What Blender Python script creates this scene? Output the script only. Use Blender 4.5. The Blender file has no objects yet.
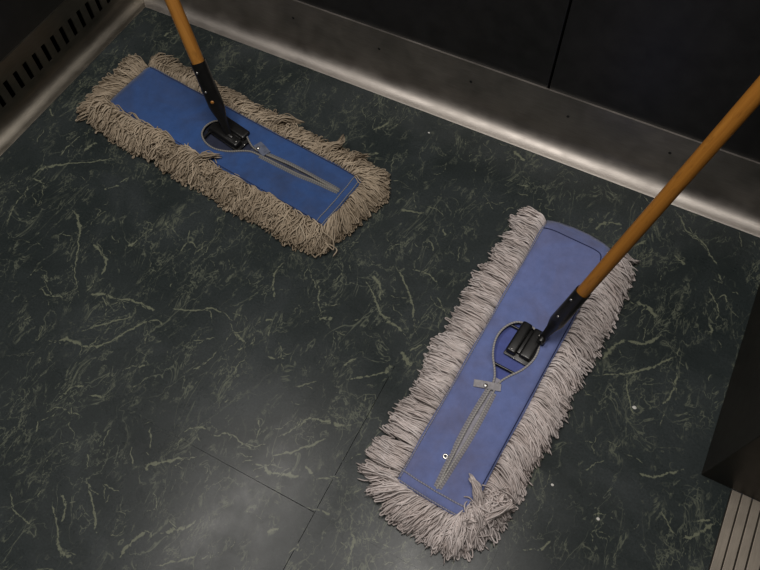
import bpy, bmesh, math, random
import numpy as np
from mathutils import Vector, Matrix, noise as mnoise
from mathutils.geometry import delaunay_2d_cdt

scene = bpy.context.scene
COL = scene.collection

# ------------------------------------------------------------------ camera
cam_data = bpy.data.cameras.new('camera')
cam_data.sensor_width = 36.0
cam_data.lens = 712.006 / 760.0 * 36.0
cam_data.clip_start = 0.02
cam = bpy.data.objects.new('camera', cam_data)
cam.location = (1.2567, -1.0477, 1.25)
cam.rotation_euler = (0.5020, 0.02046, 0.48071)
COL.objects.link(cam)
scene.camera = cam

# ------------------------------------------------------------------ world, lights, exposure
world = bpy.data.worlds.new('dark_building')
world.use_nodes = True
world.node_tree.nodes['Background'].inputs['Color'].default_value = (0.02, 0.02, 0.02, 1)
scene.world = world
scene.view_settings.view_transform = 'Standard'
scene.view_settings.look = 'None'
scene.view_settings.gamma = 1.0
scene.view_settings.use_curve_mapping = False
scene.view_settings.exposure = 0.0

CEIL_Z = 2.30
STRIPS = [(0.30, -0.80, 0.22, 0.95, 14.5), (1.20, -0.80, 0.22, 0.95, 20.0)]      # x, y, width, length, watts
for sx, sy, sw, sl, watts in STRIPS:
    ld = bpy.data.lights.new('ceiling_strip_light', 'AREA')
    ld.shape = 'RECTANGLE'
    ld.size, ld.size_y = sw, sl
    ld.energy = watts
    ld.color = (1.0, 0.945, 0.89)
    lo = bpy.data.objects.new('ceiling_strip_light', ld)
    lo.location = (sx, sy, CEIL_Z - 0.012)
    COL.objects.link(lo)


# ------------------------------------------------------------------ materials
def new_mat(name):
    m = bpy.data.materials.new(name)
    m.use_nodes = True
    nt = m.node_tree
    b = nt.nodes['Principled BSDF']
    return m, nt, b


def N(nt, kind, **kw):
    n = nt.nodes.new(kind)
    for k, v in kw.items():
        setattr(n, k, v)
    return n


def ramp(nt, src, stops):
    r = N(nt, 'ShaderNodeValToRGB')
    els = r.color_ramp.elements
    while len(els) < len(stops):
        els.new(0.5)
    for e, (p, c) in zip(els, stops):
        e.position = p
        e.color = c if len(c) == 4 else (*c, 1)
    nt.links.new(src, r.inputs['Fac'])
    return r.outputs['Color']


def mixc(nt, fac, a, b, mode='MIX'):
    n = N(nt, 'ShaderNodeMix', data_type='RGBA', blend_type=mode)
    for sock, val in ((n.inputs[0], fac), (n.inputs[6], a), (n.inputs[7], b)):
        if isinstance(val, (int, float)):
            sock.default_value = val
        elif isinstance(val, tuple):
            sock.default_value = val if len(val) == 4 else (*val, 1)
        else:
            nt.links.new(val, sock)
    return n.outputs[2]


def math_(nt, op, a, b=None, clamp=False):
    n = N(nt, 'ShaderNodeMath', operation=op, use_clamp=clamp)
    for i, v in enumerate((a, b)):
        if v is None:
            continue
        if isinstance(v, (int, float)):
            n.inputs[i].default_value = v
        else:
            nt.links.new(v, n.inputs[i])
    return n.outputs[0]


def coords(nt, which='Object', scale=(1, 1, 1), rot=(0, 0, 0), geo=False):
    if geo:
        src = N(nt, 'ShaderNodeNewGeometry').outputs['Position']
    else:
        src = N(nt, 'ShaderNodeTexCoord').outputs[which]
    mp = N(nt, 'ShaderNodeMapping')
    mp.inputs['Scale'].default_value = scale
    mp.inputs['Rotation'].default_value = rot
    nt.links.new(src, mp.inputs['Vector'])
    return mp.outputs['Vector']


def noise_t(nt, vec, scale, detail=4.0, rough=0.55, dist=0.0):
    n = N(nt, 'ShaderNodeTexNoise')
    n.inputs['Scale'].default_value = scale
    n.inputs['Detail'].default_value = detail
    n.inputs['Roughness'].default_value = rough
    n.inputs['Distortion'].default_value = dist
    nt.links.new(vec, n.inputs['Vector'])
    return n.outputs['Fac']


def bump(nt, b, height, strength, dist=0.001):
    n = N(nt, 'ShaderNodeBump')
    n.inputs['Strength'].default_value = strength
    n.inputs['Distance'].default_value = dist
    nt.links.new(height, n.inputs['Height'])
    nt.links.new(n.outputs['Normal'], b.inputs['Normal'])


def marble_material(name, with_vein):
    m, nt, b = new_mat(name)
    v = coords(nt, geo=True)
    cloud = noise_t(nt, v, 5.0, 6, 0.6, 0.6)
    base = ramp(nt, cloud, [(0.28, (0.0165, 0.0225, 0.0225)), (0.5, (0.0265, 0.0335, 0.0340)), (0.72, (0.042, 0.050, 0.052))])
    grain = noise_t(nt, v, 260.0, 3, 0.6)
    base = mixc(nt, 0.55, base, ramp(nt, grain, [(0.3, (0.35, 0.35, 0.35)), (0.7, (0.75, 0.75, 0.75))]), 'OVERLAY')
    # thin wandering veins: ridges of warped noise, kept only in patches
    total = base
    for sc, rz, width, seed, keep in ((5.0, 0.5, 0.0045, 1.7, 0.50), (9.0, -0.7, 0.006, 8.3, 0.50), (22.0, 1.2, 0.016, 21.1, 0.49), (13.0, 0.1, 0.006, 33.0, 0.47), (38.0, 0.8, 0.030, 45.0, 0.55)):
        vv = coords(nt, geo=True, scale=(1.0, 0.55, 1.0), rot=(0, 0, rz))
        ad = N(nt, 'ShaderNodeVectorMath', operation='ADD')
        nt.links.new(vv, ad.inputs[0])
        ad.inputs[1].default_value = (seed, seed * 0.7, seed * 1.3)
        f = noise_t(nt, ad.outputs[0], sc, 5, 0.58, 0.9)
        d = math_(nt, 'ABSOLUTE', math_(nt, 'SUBTRACT', f, 0.5))
        line = math_(nt, 'SUBTRACT', 1.0, math_(nt, 'DIVIDE', d, width), True)
        patch = ramp(nt, noise_t(nt, ad.outputs[0], sc * 0.8, 3, 0.6), [(keep, (0, 0, 0)), (keep + 0.10, (1, 1, 1))])
        fac = math_(nt, 'MULTIPLY', math_(nt, 'MULTIPLY', line, patch), 0.85)
        total = mixc(nt, fac, total, (0.135, 0.150, 0.112))
    if with_vein:
        at = N(nt, 'ShaderNodeAttribute', attribute_name='vein')
        br = noise_t(nt, coords(nt, geo=True), 130.0, 5, 0.7)
        k = math_(nt, 'ADD', at.outputs['Fac'], math_(nt, 'MULTIPLY', math_(nt, 'SUBTRACT', br, 0.5), 1.9))
        fac = ramp(nt, k, [(0.42, (0, 0, 0)), (0.60, (0.8, 0.8, 0.8))])
        total = mixc(nt, fac, total, (0.185, 0.200, 0.140))
    nt.links.new(total, b.inputs['Base Color'])
    rg = noise_t(nt, v, 9.0, 5, 0.65)
    rr = ramp(nt, rg, [(0.3, (0.21, 0.21, 0.21)), (0.7, (0.36, 0.36, 0.36))])
    nt.links.new(rr, b.inputs['Roughness'])
    b.inputs['Specular IOR Level'].default_value = 0.25
    bump(nt, b, noise_t(nt, v, 90.0, 4, 0.6), 0.12, 0.0006)
    return m


def metal_material(name, col, rough, stretch, metallic=1.0):
    m, nt, b = new_mat(name)
    v = coords(nt, geo=True, scale=stretch)
    n1 = noise_t(nt, v, 60.0, 4, 0.6)
    n2 = noise_t(nt, coords(nt, geo=True), 14.0, 5, 0.6)
    c = mixc(nt, 0.5, ramp(nt, n1, [(0.3, tuple(x * 0.8 for x in col)), (0.7, tuple(min(1, x * 1.15) for x in col))]),
             ramp(nt, n2, [(0.3, tuple(x * 0.75 for x in col)), (0.7, tuple(min(1, x * 1.1) for x in col))]))
    nt.links.new(c, b.inputs['Base Color'])
    nt.links.new(ramp(nt, n2, [(0.3, (rough * 0.85,) * 3), (0.7, (rough * 1.2,) * 3)]), b.inputs['Roughness'])
    b.inputs['Metallic'].default_value = metallic
    bump(nt, b, n1, 0.10, 0.0004)
    return m


def plain_material(name, col, rough=0.5, metallic=0.0, var=0.25, sc=40.0, spec=0.5):
    m, nt, b = new_mat(name)
    v = coords(nt, 'Object')
    n1 = noise_t(nt, v, sc, 5, 0.6)
    c = ramp(nt, n1, [(0.3, tuple(x * (1 - var) for x in col)), (0.7, tuple(min(1, x * (1 + var)) for x in col))])
    nt.links.new(c, b.inputs['Base Color'])
    b.inputs['Roughness'].default_value = rough
    b.inputs['Metallic'].default_value = metallic
    b.inputs['Specular IOR Level'].default_value = spec
    return m


def fabric_material(name, col, dirt, dirt_amt):
    m, nt, b = new_mat(name)
    v = coords(nt, 'Object')
    big = noise_t(nt, v, 9.0, 6, 0.62, 0.8)
    c = mixc(nt, math_(nt, 'MULTIPLY', ramp(nt, big, [(0.40, (0, 0, 0)), (0.72, (1, 1, 1))]), dirt_amt), col, dirt)
    mid = noise_t(nt, v, 45.0, 5, 0.65)
    c = mixc(nt, 0.35, c, ramp(nt, mid, [(0.3, (0.36, 0.36, 0.36)), (0.7, (0.66, 0.66, 0.66))]), 'OVERLAY')
    # twill weave
    w = N(nt, 'ShaderNodeTexWave', wave_type='BANDS', bands_direction='DIAGONAL')
    w.inputs['Scale'].default_value = 330.0
    w.inputs['Distortion'].default_value = 1.5
    nt.links.new(v, w.inputs['Vector'])
    c = mixc(nt, 0.12, c, w.outputs['Color'], 'OVERLAY')
    nt.links.new(c, b.inputs['Base Color'])
    b.inputs['Roughness'].default_value = 0.92
    b.inputs['Specular IOR Level'].default_value = 0.15
    b.inputs['Sheen Weight'].default_value = 0.15
    bump(nt, b, mixc(nt, 0.3, mid, w.outputs['Color']), 0.35, 0.0012)
    return m


def rope_material(name, col):
    m, nt, b = new_mat(name)
    at = N(nt, 'ShaderNodeAttribute', attribute_name='along')
    s = math_(nt, 'SINE', math_(nt, 'MULTIPLY', at.outputs['Fac'], 1250.0))
    c = ramp(nt, math_(nt, 'ADD', math_(nt, 'MULTIPLY', s, 0.5), 0.5),
             [(0.2, tuple(x * 0.72 for x in col)), (0.7, tuple(x * 1.1 for x in col))])
    nt.links.new(c, b.inputs['Base Color'])
    b.inputs['Roughness'].default_value = 0.95
    b.inputs['Specular IOR Level'].default_value = 0.1
    return m


def yarn_material(name, light, dark):
    m, nt, b = new_mat(name)
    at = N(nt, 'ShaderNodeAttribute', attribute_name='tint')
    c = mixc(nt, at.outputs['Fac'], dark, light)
    n1 = noise_t(nt, coords(nt, 'Object'), 22.0, 5, 0.65)
    c = mixc(nt, 0.5, c, ramp(nt, n1, [(0.3, (0.34, 0.33, 0.31)), (0.7, (0.62, 0.62, 0.62))]), 'OVERLAY')
    nt.links.new(c, b.inputs['Base Color'])
    b.inputs['Roughness'].default_value = 0.95
    b.inputs['Specular IOR Level'].default_value = 0.1
    n2 = noise_t(nt, coords(nt, 'Object'), 900.0, 2, 0.5)
    bump(nt, b, n2, 0.4, 0.0006)
    return m


def wood_material(name, a, c2):
    m, nt, b = new_mat(name)
    v = coords(nt, 'Object', scale=(60, 60, 2.2))
    n1 = noise_t(nt, v, 1.6, 6, 0.65, 0.7)
    c = ramp(nt, n1, [(0.28, c2), (0.5, tuple((x + y) / 2 for x, y in zip(a, c2))), (0.7, a)])
    n2 = noise_t(nt, coords(nt, 'Object', scale=(1, 1, 0.25)), 120.0, 4, 0.6)
    c = mixc(nt, math_(nt, 'MULTIPLY', ramp(nt, n2, [(0.58, (0, 0, 0)), (0.72, (1, 1, 1))]), 0.45), c, tuple(x * 0.35 for x in c2))
    nt.links.new(c, b.inputs['Base Color'])
    b.inputs['Roughness'].default_value = 0.38
    b.inputs['Coat Weight'].default_value = 0.25
    b.inputs['Coat Roughness'].default_value = 0.25
    bump(nt, b, n1, 0.15, 0.0006)
    return m


M = {}
M['marble'] = marble_material('green_marble_tile', False)
M['vein'] = marble_material('green_marble_veined', True)
M['subfloor'] = plain_material('black_joint', (0.004, 0.004, 0.004), 0.9)
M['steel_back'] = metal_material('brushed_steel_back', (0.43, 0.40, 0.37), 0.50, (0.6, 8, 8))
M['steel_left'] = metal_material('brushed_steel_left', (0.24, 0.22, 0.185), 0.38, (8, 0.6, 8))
M['laminate'] = plain_material('black_laminate', (0.015, 0.015, 0.0155), 0.42, 0.0, 0.3, 30.0)
M['laminate_left'] = plain_material('black_laminate_brown', (0.013, 0.0125, 0.011), 0.45, 0.0, 0.3, 30.0)
M['void'] = plain_material('black_void', (0.002, 0.002, 0.002), 1.0, 0, 0.1, 10, 0.0)
M['bronze'] = metal_material('dark_bronze', (0.055, 0.050, 0.042), 0.45, (2, 2, 2), 0.7)
M['sill'] = metal_material('aluminium_sill', (0.36, 0.32, 0.27), 0.5, (8, 0.6, 8), 0.8)
M['ceiling'] = plain_material('ceiling_paint', (0.10, 0.10, 0.095), 0.6)
M['black'] = plain_material('black_painted_steel', (0.008, 0.008, 0.008), 0.33, 0.0, 0.35, 120.0, 0.6)
M['rivet'] = plain_material('rivet_steel', (0.55, 0.54, 0.52), 0.35, 1.0, 0.2, 200.0)
M['brass'] = plain_material('snap_metal', (0.85, 0.83, 0.78), 0.3, 1.0, 0.1, 200.0)
M['screw'] = plain_material('dark_screw', (0.01, 0.01, 0.01), 0.6)
M['crumb'] = plain_material('paper_crumb', (0.75, 0.74, 0.70), 0.9)


# ------------------------------------------------------------------ object helpers
def put(name, me, mat=None, parent=None, kind=None):
    o = bpy.data.objects.new(name, me)
    COL.objects.link(o)
    if mat is not None and not me.materials:
        me.materials.append(mat)
    if parent is not None:
        o.parent = parent
    if kind:
        o['kind'] = kind
    return o


def mesh_from(name, verts, faces, smooth=False):
    me = bpy.data.meshes.new(name)
    me.from_pydata([tuple(map(float, v)) for v in verts], [], [tuple(map(int, f)) for f in faces])
    me.update()
    if smooth:
        me.shade_smooth()
    return me


def bm_mesh(name, bm, smooth=False):
    bmesh.ops.recalc_face_normals(bm, faces=bm.faces)
    me = bpy.data.meshes.new(name)
    bm.to_mesh(me)
    bm.free()
    if smooth:
        me.shade_smooth()
    return me


def add_box(bm, x0, x1, y0, y1, z0, z1, bevel=0.0, seg=2, mtx=None):
    r = bmesh.ops.create_cube(bm, size=1.0)
    vs = r['verts']
    for v in vs:
        v.co = Vector(((x0 + x1) / 2 + v.co.x * (x1 - x0), (y0 + y1) / 2 + v.co.y * (y1 - y0), (z0 + z1) / 2 + v.co.z * (z1 - z0)))
    geo = vs
    if bevel > 0:
        es = list({e for v in vs for e in v.link_edges})
        r2 = bmesh.ops.bevel(bm, geom=es, offset=bevel, segments=seg, affect='EDGES', profile=0.5)
        geo = list({v for f in r2['faces'] for v in f.verts} | {v for v in vs if v.is_valid})
    if mtx is not None:
        bmesh.ops.transform(bm, matrix=mtx, verts=geo)
    return geo


def add_lathe(bm, prof, seg=20, mtx=None):
    rings = []
    for r, z in prof:
        if r < 1e-6:
            rings.append([bm.verts.new((0, 0, z))])
        else:
            rings.append([bm.verts.new((r * math.cos(2 * math.pi * i / seg), r * math.sin(2 * math.pi * i / seg), z)) for i in range(seg)])
    for a, b in zip(rings, rings[1:]):
        for i in range(seg):
            j = (i + 1) % seg
            if len(a) == 1 and len(b) == 1:
                continue
            if len(a) == 1:
                bm.faces.new((a[0], b[i], b[j]))
            elif len(b) == 1:
                bm.faces.new((a[i], b[0], a[j]))
            else:
                bm.faces.new((a[i], b[i], b[j], a[j]))
    vs = [v for r in rings for v in r]
    if mtx is not None:
        bmesh.ops.transform(bm, matrix=mtx, verts=vs)
    return vs


def tubes(name, P, R, sides=4, tint=None, along=False):
    """P: (n,k,3) centre lines, R: (n,k) radii -> one mesh of n tubes."""
    P = np.asarray(P, float)
    R = np.asarray(R, float)
    n, k, _ = P.shape
    T = np.gradient(P, axis=1)
    T /= np.linalg.norm(T, axis=2, keepdims=True) + 1e-12
    up = np.array([0.0, 0.0, 1.0])
    A = np.cross(T, up)
    la = np.linalg.norm(A, axis=2, keepdims=True)
    A = np.where(la > 1e-3, A / (la + 1e-12), np.array([1.0, 0, 0]))
    B = np.cross(A, T)
    ang = np.arange(sides) * 2 * math.pi / sides
    V = P[:, :, None, :] + R[:, :, None, None] * (np.cos(ang)[None, None, :, None] * A[:, :, None, :] + np.sin(ang)[None, None, :, None] * B[:, :, None, :])
    base = (np.arange(n) * k * sides)[:, None, None] + (np.arange(k - 1) * sides)[None, :, None]
    i = np.arange(sides)[None, None, :]
    j = (i + 1) % sides
    F = np.stack([base + i, base + j, base + j + sides, base + i + sides], axis=-1).reshape(-1, 4)
    nf = len(F)
    caps = []
    b0 = np.arange(n) * k * sides
    if sides == 4:
        caps.append(np.stack([b0 + 3, b0 + 2, b0 + 1, b0], -1))
        e0 = b0 + (k - 1) * sides
        caps.append(np.stack([e0, e0 + 1, e0 + 2, e0 + 3], -1))
        F = np.concatenate([F] + caps)
        nf = len(F)
    me = bpy.data.meshes.new(name)
    nv = n * k * sides
    me.vertices.add(nv)
    me.vertices.foreach_set('co', V.reshape(-1).astype(np.float32))
    me.loops.add(nf * 4)
    me.loops.foreach_set('vertex_index', F.reshape(-1).astype(np.int32))
    me.polygons.add(nf)
    me.polygons.foreach_set('loop_start', (np.arange(nf) * 4).astype(np.int32))
    me.update(calc_edges=True)
    me.validate()
    me.shade_smooth()
    if tint is not None:
        a = me.attributes.new('tint', 'FLOAT', 'POINT')
        a.data.foreach_set('value', np.repeat(np.asarray(tint, float), k * sides).astype(np.float32) if np.ndim(tint) == 1 else np.repeat(np.asarray(tint, float).reshape(-1), sides).astype(np.float32))
    if along:
        L = np.concatenate([np.zeros((n, 1)), np.cumsum(np.linalg.norm(np.diff(P, axis=1), axis=2), axis=1)], axis=1)
        a = me.attributes.new('along', 'FLOAT', 'POINT')
        tw = (np.arange(sides) / sides * 0.0045)[None, None, :]
        a.data.foreach_set('value', (L[:, :, None] + tw).reshape(-1).astype(np.float32))
    return me


def smooth_path(pts, n):
    """Catmull-Rom resample of a polyline of any dimension to n points."""
    p = np.asarray(pts, float)
    p = np.vstack([2 * p[0] - p[1], p, 2 * p[-1] - p[-2]])
    m = len(p) - 3
    out = []
    for t in np.linspace(0, m - 1e-9, n):
        i = int(t)
        f = t - i
        a, b, c, d = p[i], p[i + 1], p[i + 2], p[i + 3]
        out.append(0.5 * ((2 * b) + (c - a) * f + (2 * a - 5 * b + 4 * c - d) * f * f + (3 * b - a - 3 * c + d) * f ** 3))
    return np.array(out)


# ------------------------------------------------------------------ setting: floor
TILE = 0.3005
floor_me = mesh_from('floor', [(-0.06, -1.72, -0.02), (1.64, -1.72, -0.02), (1.64, 0.06, -0.02), (-0.06, 0.06, -0.02),
                               (-0.06, -1.72, -0.006), (1.64, -1.72, -0.006), (1.64, 0.06, -0.006), (-0.06, 0.06, -0.006)],
                     [(0, 3, 2, 1), (4, 5, 6, 7), (0, 1, 5, 4), (1, 2, 6, 5), (2, 3, 7, 6), (3, 0, 4, 7)])
floor = put('floor', floor_me, M['subfloor'], None, 'structure')
floor['label'] = 'dark green marble pattern tile floor of the lift cab'

XS = [-0.055] + [0.1205 + TILE * i for i in range(5)] + [1.638]
YS = [-1.715] + [-1.495 + TILE * i for i in range(5)] + [0.0075 + 0.045]
XS[4] = 1.022
for ix in range(len(XS) - 1):
    for iy in range(len(YS) - 1):
        g = 0.00003
        gl = gr = gb = gt = g
        tilt = 0.0
        # the joints that have opened up: the run along x = 1.022 and the one meeting it at y = -0.894
        if abs(XS[ix + 1] - 1.022) < 1e-3 and YS[iy + 1] < -0.55:
            gr = 0.00045
        if abs(XS[ix] - 1.022) < 1e-3 and YS[iy + 1] < -0.55:
            gl = 0.00045
        x0, x1, y0, y1 = XS[ix] + gl, XS[ix + 1] - gr, YS[iy] + gb, YS[iy + 1] - gt
        ya, yb = y1, y1
        if abs(YS[iy + 1] + 0.894) < 1e-3 and abs(XS[ix + 1] - 1.022) < 1e-3:
            ya, yb = y1 - 0.0001, y1 - 0.0010          # slightly skewed tile: joint opens towards the crossing
        c = 0.00006
        z = 0.0
        vs = [(x0, y0, -0.006), (x1, y0, -0.006), (x1, yb, -0.006), (x0, ya, -0.006),
              (x0, y0, z - c), (x1, y0, z - c), (x1, yb, z - c), (x0, ya, z - c),
              (x0 + c, y0 + c, z), (x1 - c, y0 + c, z), (x1 - c, yb - c, z), (x0 + c, ya - c, z)]
        fs = [(8, 9, 10, 11)]
        for a in range(4):
            b = (a + 1) % 4
            fs += [(a, b, b + 4, a + 4), (a + 4, b + 4, b + 8, a + 8)]
        put('tile', mesh_from('tile', vs, fs), M['marble'], floor)

VEINS = [
    [(0.102, -0.553, 3), (0.109, -0.529, 7), (0.137, -0.503, 4), (0.197, -0.463, 2), (0.249, -0.425, 1.5)],
    [(0.112, -0.577, 3), (0.118, -0.597, 3), (0.124, -0.641, 3), (0.144, -0.691, 3)],
    [(0.235, -0.584, 3), (0.274, -0.604, 9), (0.302, -0.639, 3), (0.349, -0.709, 2), (0.391, -0.748, 1.5)],
    [(0.334, -0.633, 5), (0.365, -0.644, 5), (0.392, -0.662, 5), (0.402, -0.692, 5)],
    [(0.403, -0.606, 6), (0.41, -0.595, 6), (0.414, -0.582, 6)],
    [(0.44, -0.52, 2), (0.459, -0.532, 2)],
    [(0.511, -0.57, 2.5), (0.515, -0.542, 2.5), (0.538, -0.546, 2.5)],
    [(0.304, -0.764, 2), (0.327, -0.772, 2), (0.366, -0.765, 2)],
    [(0.405, -0.74, 4.5), (0.428, -0.721, 4.5), (0.46, -0.718, 4.5), (0.498, -0.705, 4.5), (0.531, -0.705, 4.5), (0.548, -0.702, 4.5)],
    [(0.432, -0.726, 2), (0.459, -0.742, 2)],
    [(0.444, -0.807, 2.5), (0.466, -0.781, 2.5), (0.496, -0.752, 2.5), (0.519, -0.733, 2.5)],
    [(0.405, -0.859, 2), (0.427, -0.834, 5), (0.453, -0.83, 6), (0.478, -0.826, 5), (0.502, -0.809, 4), (0.525, -0.765, 3), (0.557, -0.721, 3), (0.587, -0.724, 2)],
    [(0.651, -0.724, 2), (0.687, -0.697, 2)],
    [(0.721, -0.674, 3), (0.747, -0.68, 3)],
    [(0.569, -0.686, 2.5), (0.613, -0.669, 2.5), (0.645, -0.648, 2.5), (0.666, -0.646, 2.5)],
    [(0.298, -0.46, 2), (0.288, -0.483, 2)],
    [(0.496, -0.938, 4), (0.503, -0.909, 4), (0.523, -0.888, 4)],
    [(0.488, -0.984, 2), (0.502, -1.005, 2)],
    [(0.541, -0.905, 3), (0.565, -0.894, 3)],
    [(0.739, -0.881, 3.5), (0.754, -0.865, 3.5), (0.774, -0.857, 3.5)],
    [(0.723, -0.972, 3), (0.719, -0.959, 9), (0.743, -0.94, 4), (0.765, -0.923, 3.5), (0.789, -0.905, 2)],
    [(0.671, -0.946, 2), (0.695, -0.973, 2)],
    [(0.681, -0.901, 2), (0.706, -0.936, 2)],
    [(0.61, -1.07, 5), (0.631, -1.081, 5), (0.647, -1.109, 5)],
    [(0.601, -1.085, 2), (0.638, -1.113, 2), (0.669, -1.14, 7), (0.707, -1.151, 9)],
    [(0.635, -1.027, 3), (0.674, -1.059, 3), (0.71, -1.094, 3)],
    [(0.666, -1.022, 2), (0.703, -1.021, 2)],
    [(0.77, -1.108, 7), (0.772, -1.079, 7), (0.785, -1.048, 7)],
    [(0.804, -1.042, 5), (0.835, -1.022, 5), (0.849, -0.997, 5)],
    [(0.543, -1.119, 2.5), (0.563, -1.131, 2.5), (0.61, -1.135, 2.5)],
    [(0.685, -0.772, 2), (0.706, -0.744, 2)],
    [(0.829, -1.091, 2.5), (0.887, -1.041, 2.5)],
    [(0.588, -0.818, 2.5), (0.599, -0.806, 2.5)],
    [(0.716, -0.487, 4), (0.717, -0.535, 4), (0.748, -0.579, 4)],
    [(0.799, -0.498, 3), (0.825, -0.536, 3), (0.847, -0.565, 3)],
    [(0.846, -0.573, 7), (0.855, -0.566, 7), (0.868, -0.558, 7)],
    [(0.894, -0.437, 5), (0.918, -0.454, 5), (0.934, -0.484, 5)],
    [(0.88, -0.453, 2), (0.914, -0.474, 2.5), (0.938, -0.499, 5), (0.968, -0.514, 11), (0.988, -0.518, 4), (1.025, -0.535, 2)],
    [(0.922, -0.396, 4), (0.966, -0.43, 4), (1.001, -0.471, 4), (1.021, -0.509, 4)],
    [(0.958, -0.391, 3), (0.988, -0.385, 3), (1.019, -0.395, 3)],
    [(0.753, -0.623, 3), (0.766, -0.614, 3)],
    [(0.796, -0.687, 2.5), (0.815, -0.681, 2.5), (0.83, -0.676, 2.5)],
    [(0.946, -0.663, 2), (0.975, -0.643, 3), (0.999, -0.623, 4), (1.015, -0.609, 7), (1.011, -0.592, 3)],
    [(0.892, -0.817, 2), (0.911, -0.792, 2.5), (0.922, -0.769, 4), (0.929, -0.757, 5), (0.961, -0.746, 6), (0.986, -0.74, 6), (1.019, -0.719, 3)],
    [(1.021, -0.557, 11), (1.033, -0.57, 11), (1.048, -0.581, 11)],
    [(1.032, -0.555, 3), (1.05, -0.526, 3)],
    [(0.712, -0.675, 3.5), (0.744, -0.682, 3.5)],
    [(0.737, -0.701, 3), (0.751, -0.687, 3)],
    [(1.029, -0.424, 2), (1.061, -0.445, 2)],
    [(0.871, -0.72, 2.5), (0.906, -0.687, 2.5)],
    [(0.936, -0.638, 2.5), (0.952, -0.607, 2.5)],
    [(0.882, -0.58, 2), (0.907, -0.579, 2)],
    [(0.903, -0.847, 3), (0.934, -0.822, 3), (0.953, -0.801, 3), (0.979, -0.772, 3)],
    [(0.881, -0.871, 5), (0.9, -0.867, 5), (0.916, -0.873, 5), (0.946, -0.861, 5), (0.974, -0.853, 5)],
    [(0.966, -0.833, 3.5), (0.984, -0.839, 3.5), (0.995, -0.847, 3.5)],
    [(0.995, -0.847, 2.5), (1.021, -0.825, 2.5)],
    [(0.966, -0.958, 3), (0.981, -0.944, 3)],
    [(1.029, -0.886, 3.5), (1.048, -0.888, 3.5)],
    [(1.089, -0.889, 5), (1.105, -0.907, 5), (1.109, -0.932, 5), (1.111, -0.949, 5)],
    [(1.112, -0.895, 2.5), (1.141, -0.886, 2.5)],
    [(1.065, -0.834, 3.5), (1.078, -0.821, 3.5)],
    [(1.023, -0.95, 3), (1.028, -0.963, 3)],
    [(0.785, -0.866, 2.5), (0.817, -0.846, 2.5), (0.851, -0.85, 2.5), (0.87, -0.849, 2.5)],
    [(1.508, -0.125, 3.5), (1.52, -0.141, 3.5)],
    [(1.521, -0.18, 2.5), (1.532, -0.165, 2.5), (1.54, -0.183, 2.5)],
    [(1.381, -0.258, 10), (1.406, -0.26, 10), (1.431, -0.273, 10)],
    [(1.364, -0.403, 8), (1.372, -0.369, 8), (1.391, -0.343, 8)],
    [(1.392, -0.345, 5), (1.424, -0.337, 5), (1.447, -0.302, 5)],
    [(1.357, -0.445, 3.5), (1.413, -0.409, 3.5), (1.455, -0.371, 3.5), (1.489, -0.33, 3.5)],
    [(1.493, -0.367, 3), (1.499, -0.399, 3), (1.491, -0.437, 3)],
    [(1.415, -0.415, 2), (1.431, -0.453, 2), (1.454, -0.486, 2)],
    [(1.523, -0.24, 7), (1.529, -0.251, 7), (1.53, -0.262, 7)],
    [(1.413, -0.054, 4), (1.439, -0.058, 4), (1.46, -0.066, 4), (1.479, -0.084, 4), (1.499, -0.102, 4)],
    [(1.416, -0.12, 5), (1.446, -0.132, 5)],
    [(1.507, -0.122, 3.5), (1.523, -0.141, 3.5)],
    [(1.341, -0.133, 3.5), (1.356, -0.111, 3.5)],
    [(1.492, -0.153, 2), (1.528, -0.2, 2), (1.533, -0.23, 2)],
    [(1.385, -0.009, 4), (1.411, -0.032, 4), (1.424, -0.051, 4), (1.457, -0.06, 4), (1.485, -0.09, 4), (1.503, -0.105, 4)],
    [(1.251, -0.134, 5), (1.272, -0.103, 5), (1.305, -0.096, 5)],
    [(0.715, -0.104, 6), (0.729, -0.084, 6), (0.74, -0.061, 6)],
    [(0.724, -0.184, 6), (0.761, -0.153, 6)],
    [(1.022, -0.014, 5), (1.058, -0.033, 5)],
    [(0.869, -0.27, 6), (0.924, -0.254, 6)],
    [(1.063, -0.099, 4), (1.091, -0.093, 4)],
    [(0.971, -0.27, 3), (0.985, -0.286, 3)],
    [(0.961, -0.312, 3), (0.979, -0.332, 3)],
    [(0.157, -0.454, 8), (0.162, -0.434, 8), (0.171, -0.413, 8)],
    [(0.005, -0.383, 6), (0.03, -0.4, 6)],
    [(0.106, -0.557, 2.5), (0.142, -0.562, 2.5)],
    [(0.267, -0.513, 2.5), (0.294, -0.489, 2.5)],
    [(0.119, -0.485, 1.5), (0.123, -0.416, 1.5)],
    [(1.587, -0.653, 6), (1.608, -0.629, 6), (1.628, -0.602, 6)],
    [(1.6, -0.61, 4.5), (1.621, -0.599, 4.5)],
    [(1.485, -0.579, 3.5), (1.515, -0.573, 3.5), (1.562, -0.532, 3.5)],
    [(1.543, -0.622, 2.5), (1.577, -0.652, 2.5)],
    [(1.385, -0.777, 5), (1.395, -0.752, 5)],
    [(0.106, -0.066, 7), (0.111, -0.051, 7), (0.125, -0.049, 7)],
]

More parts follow.
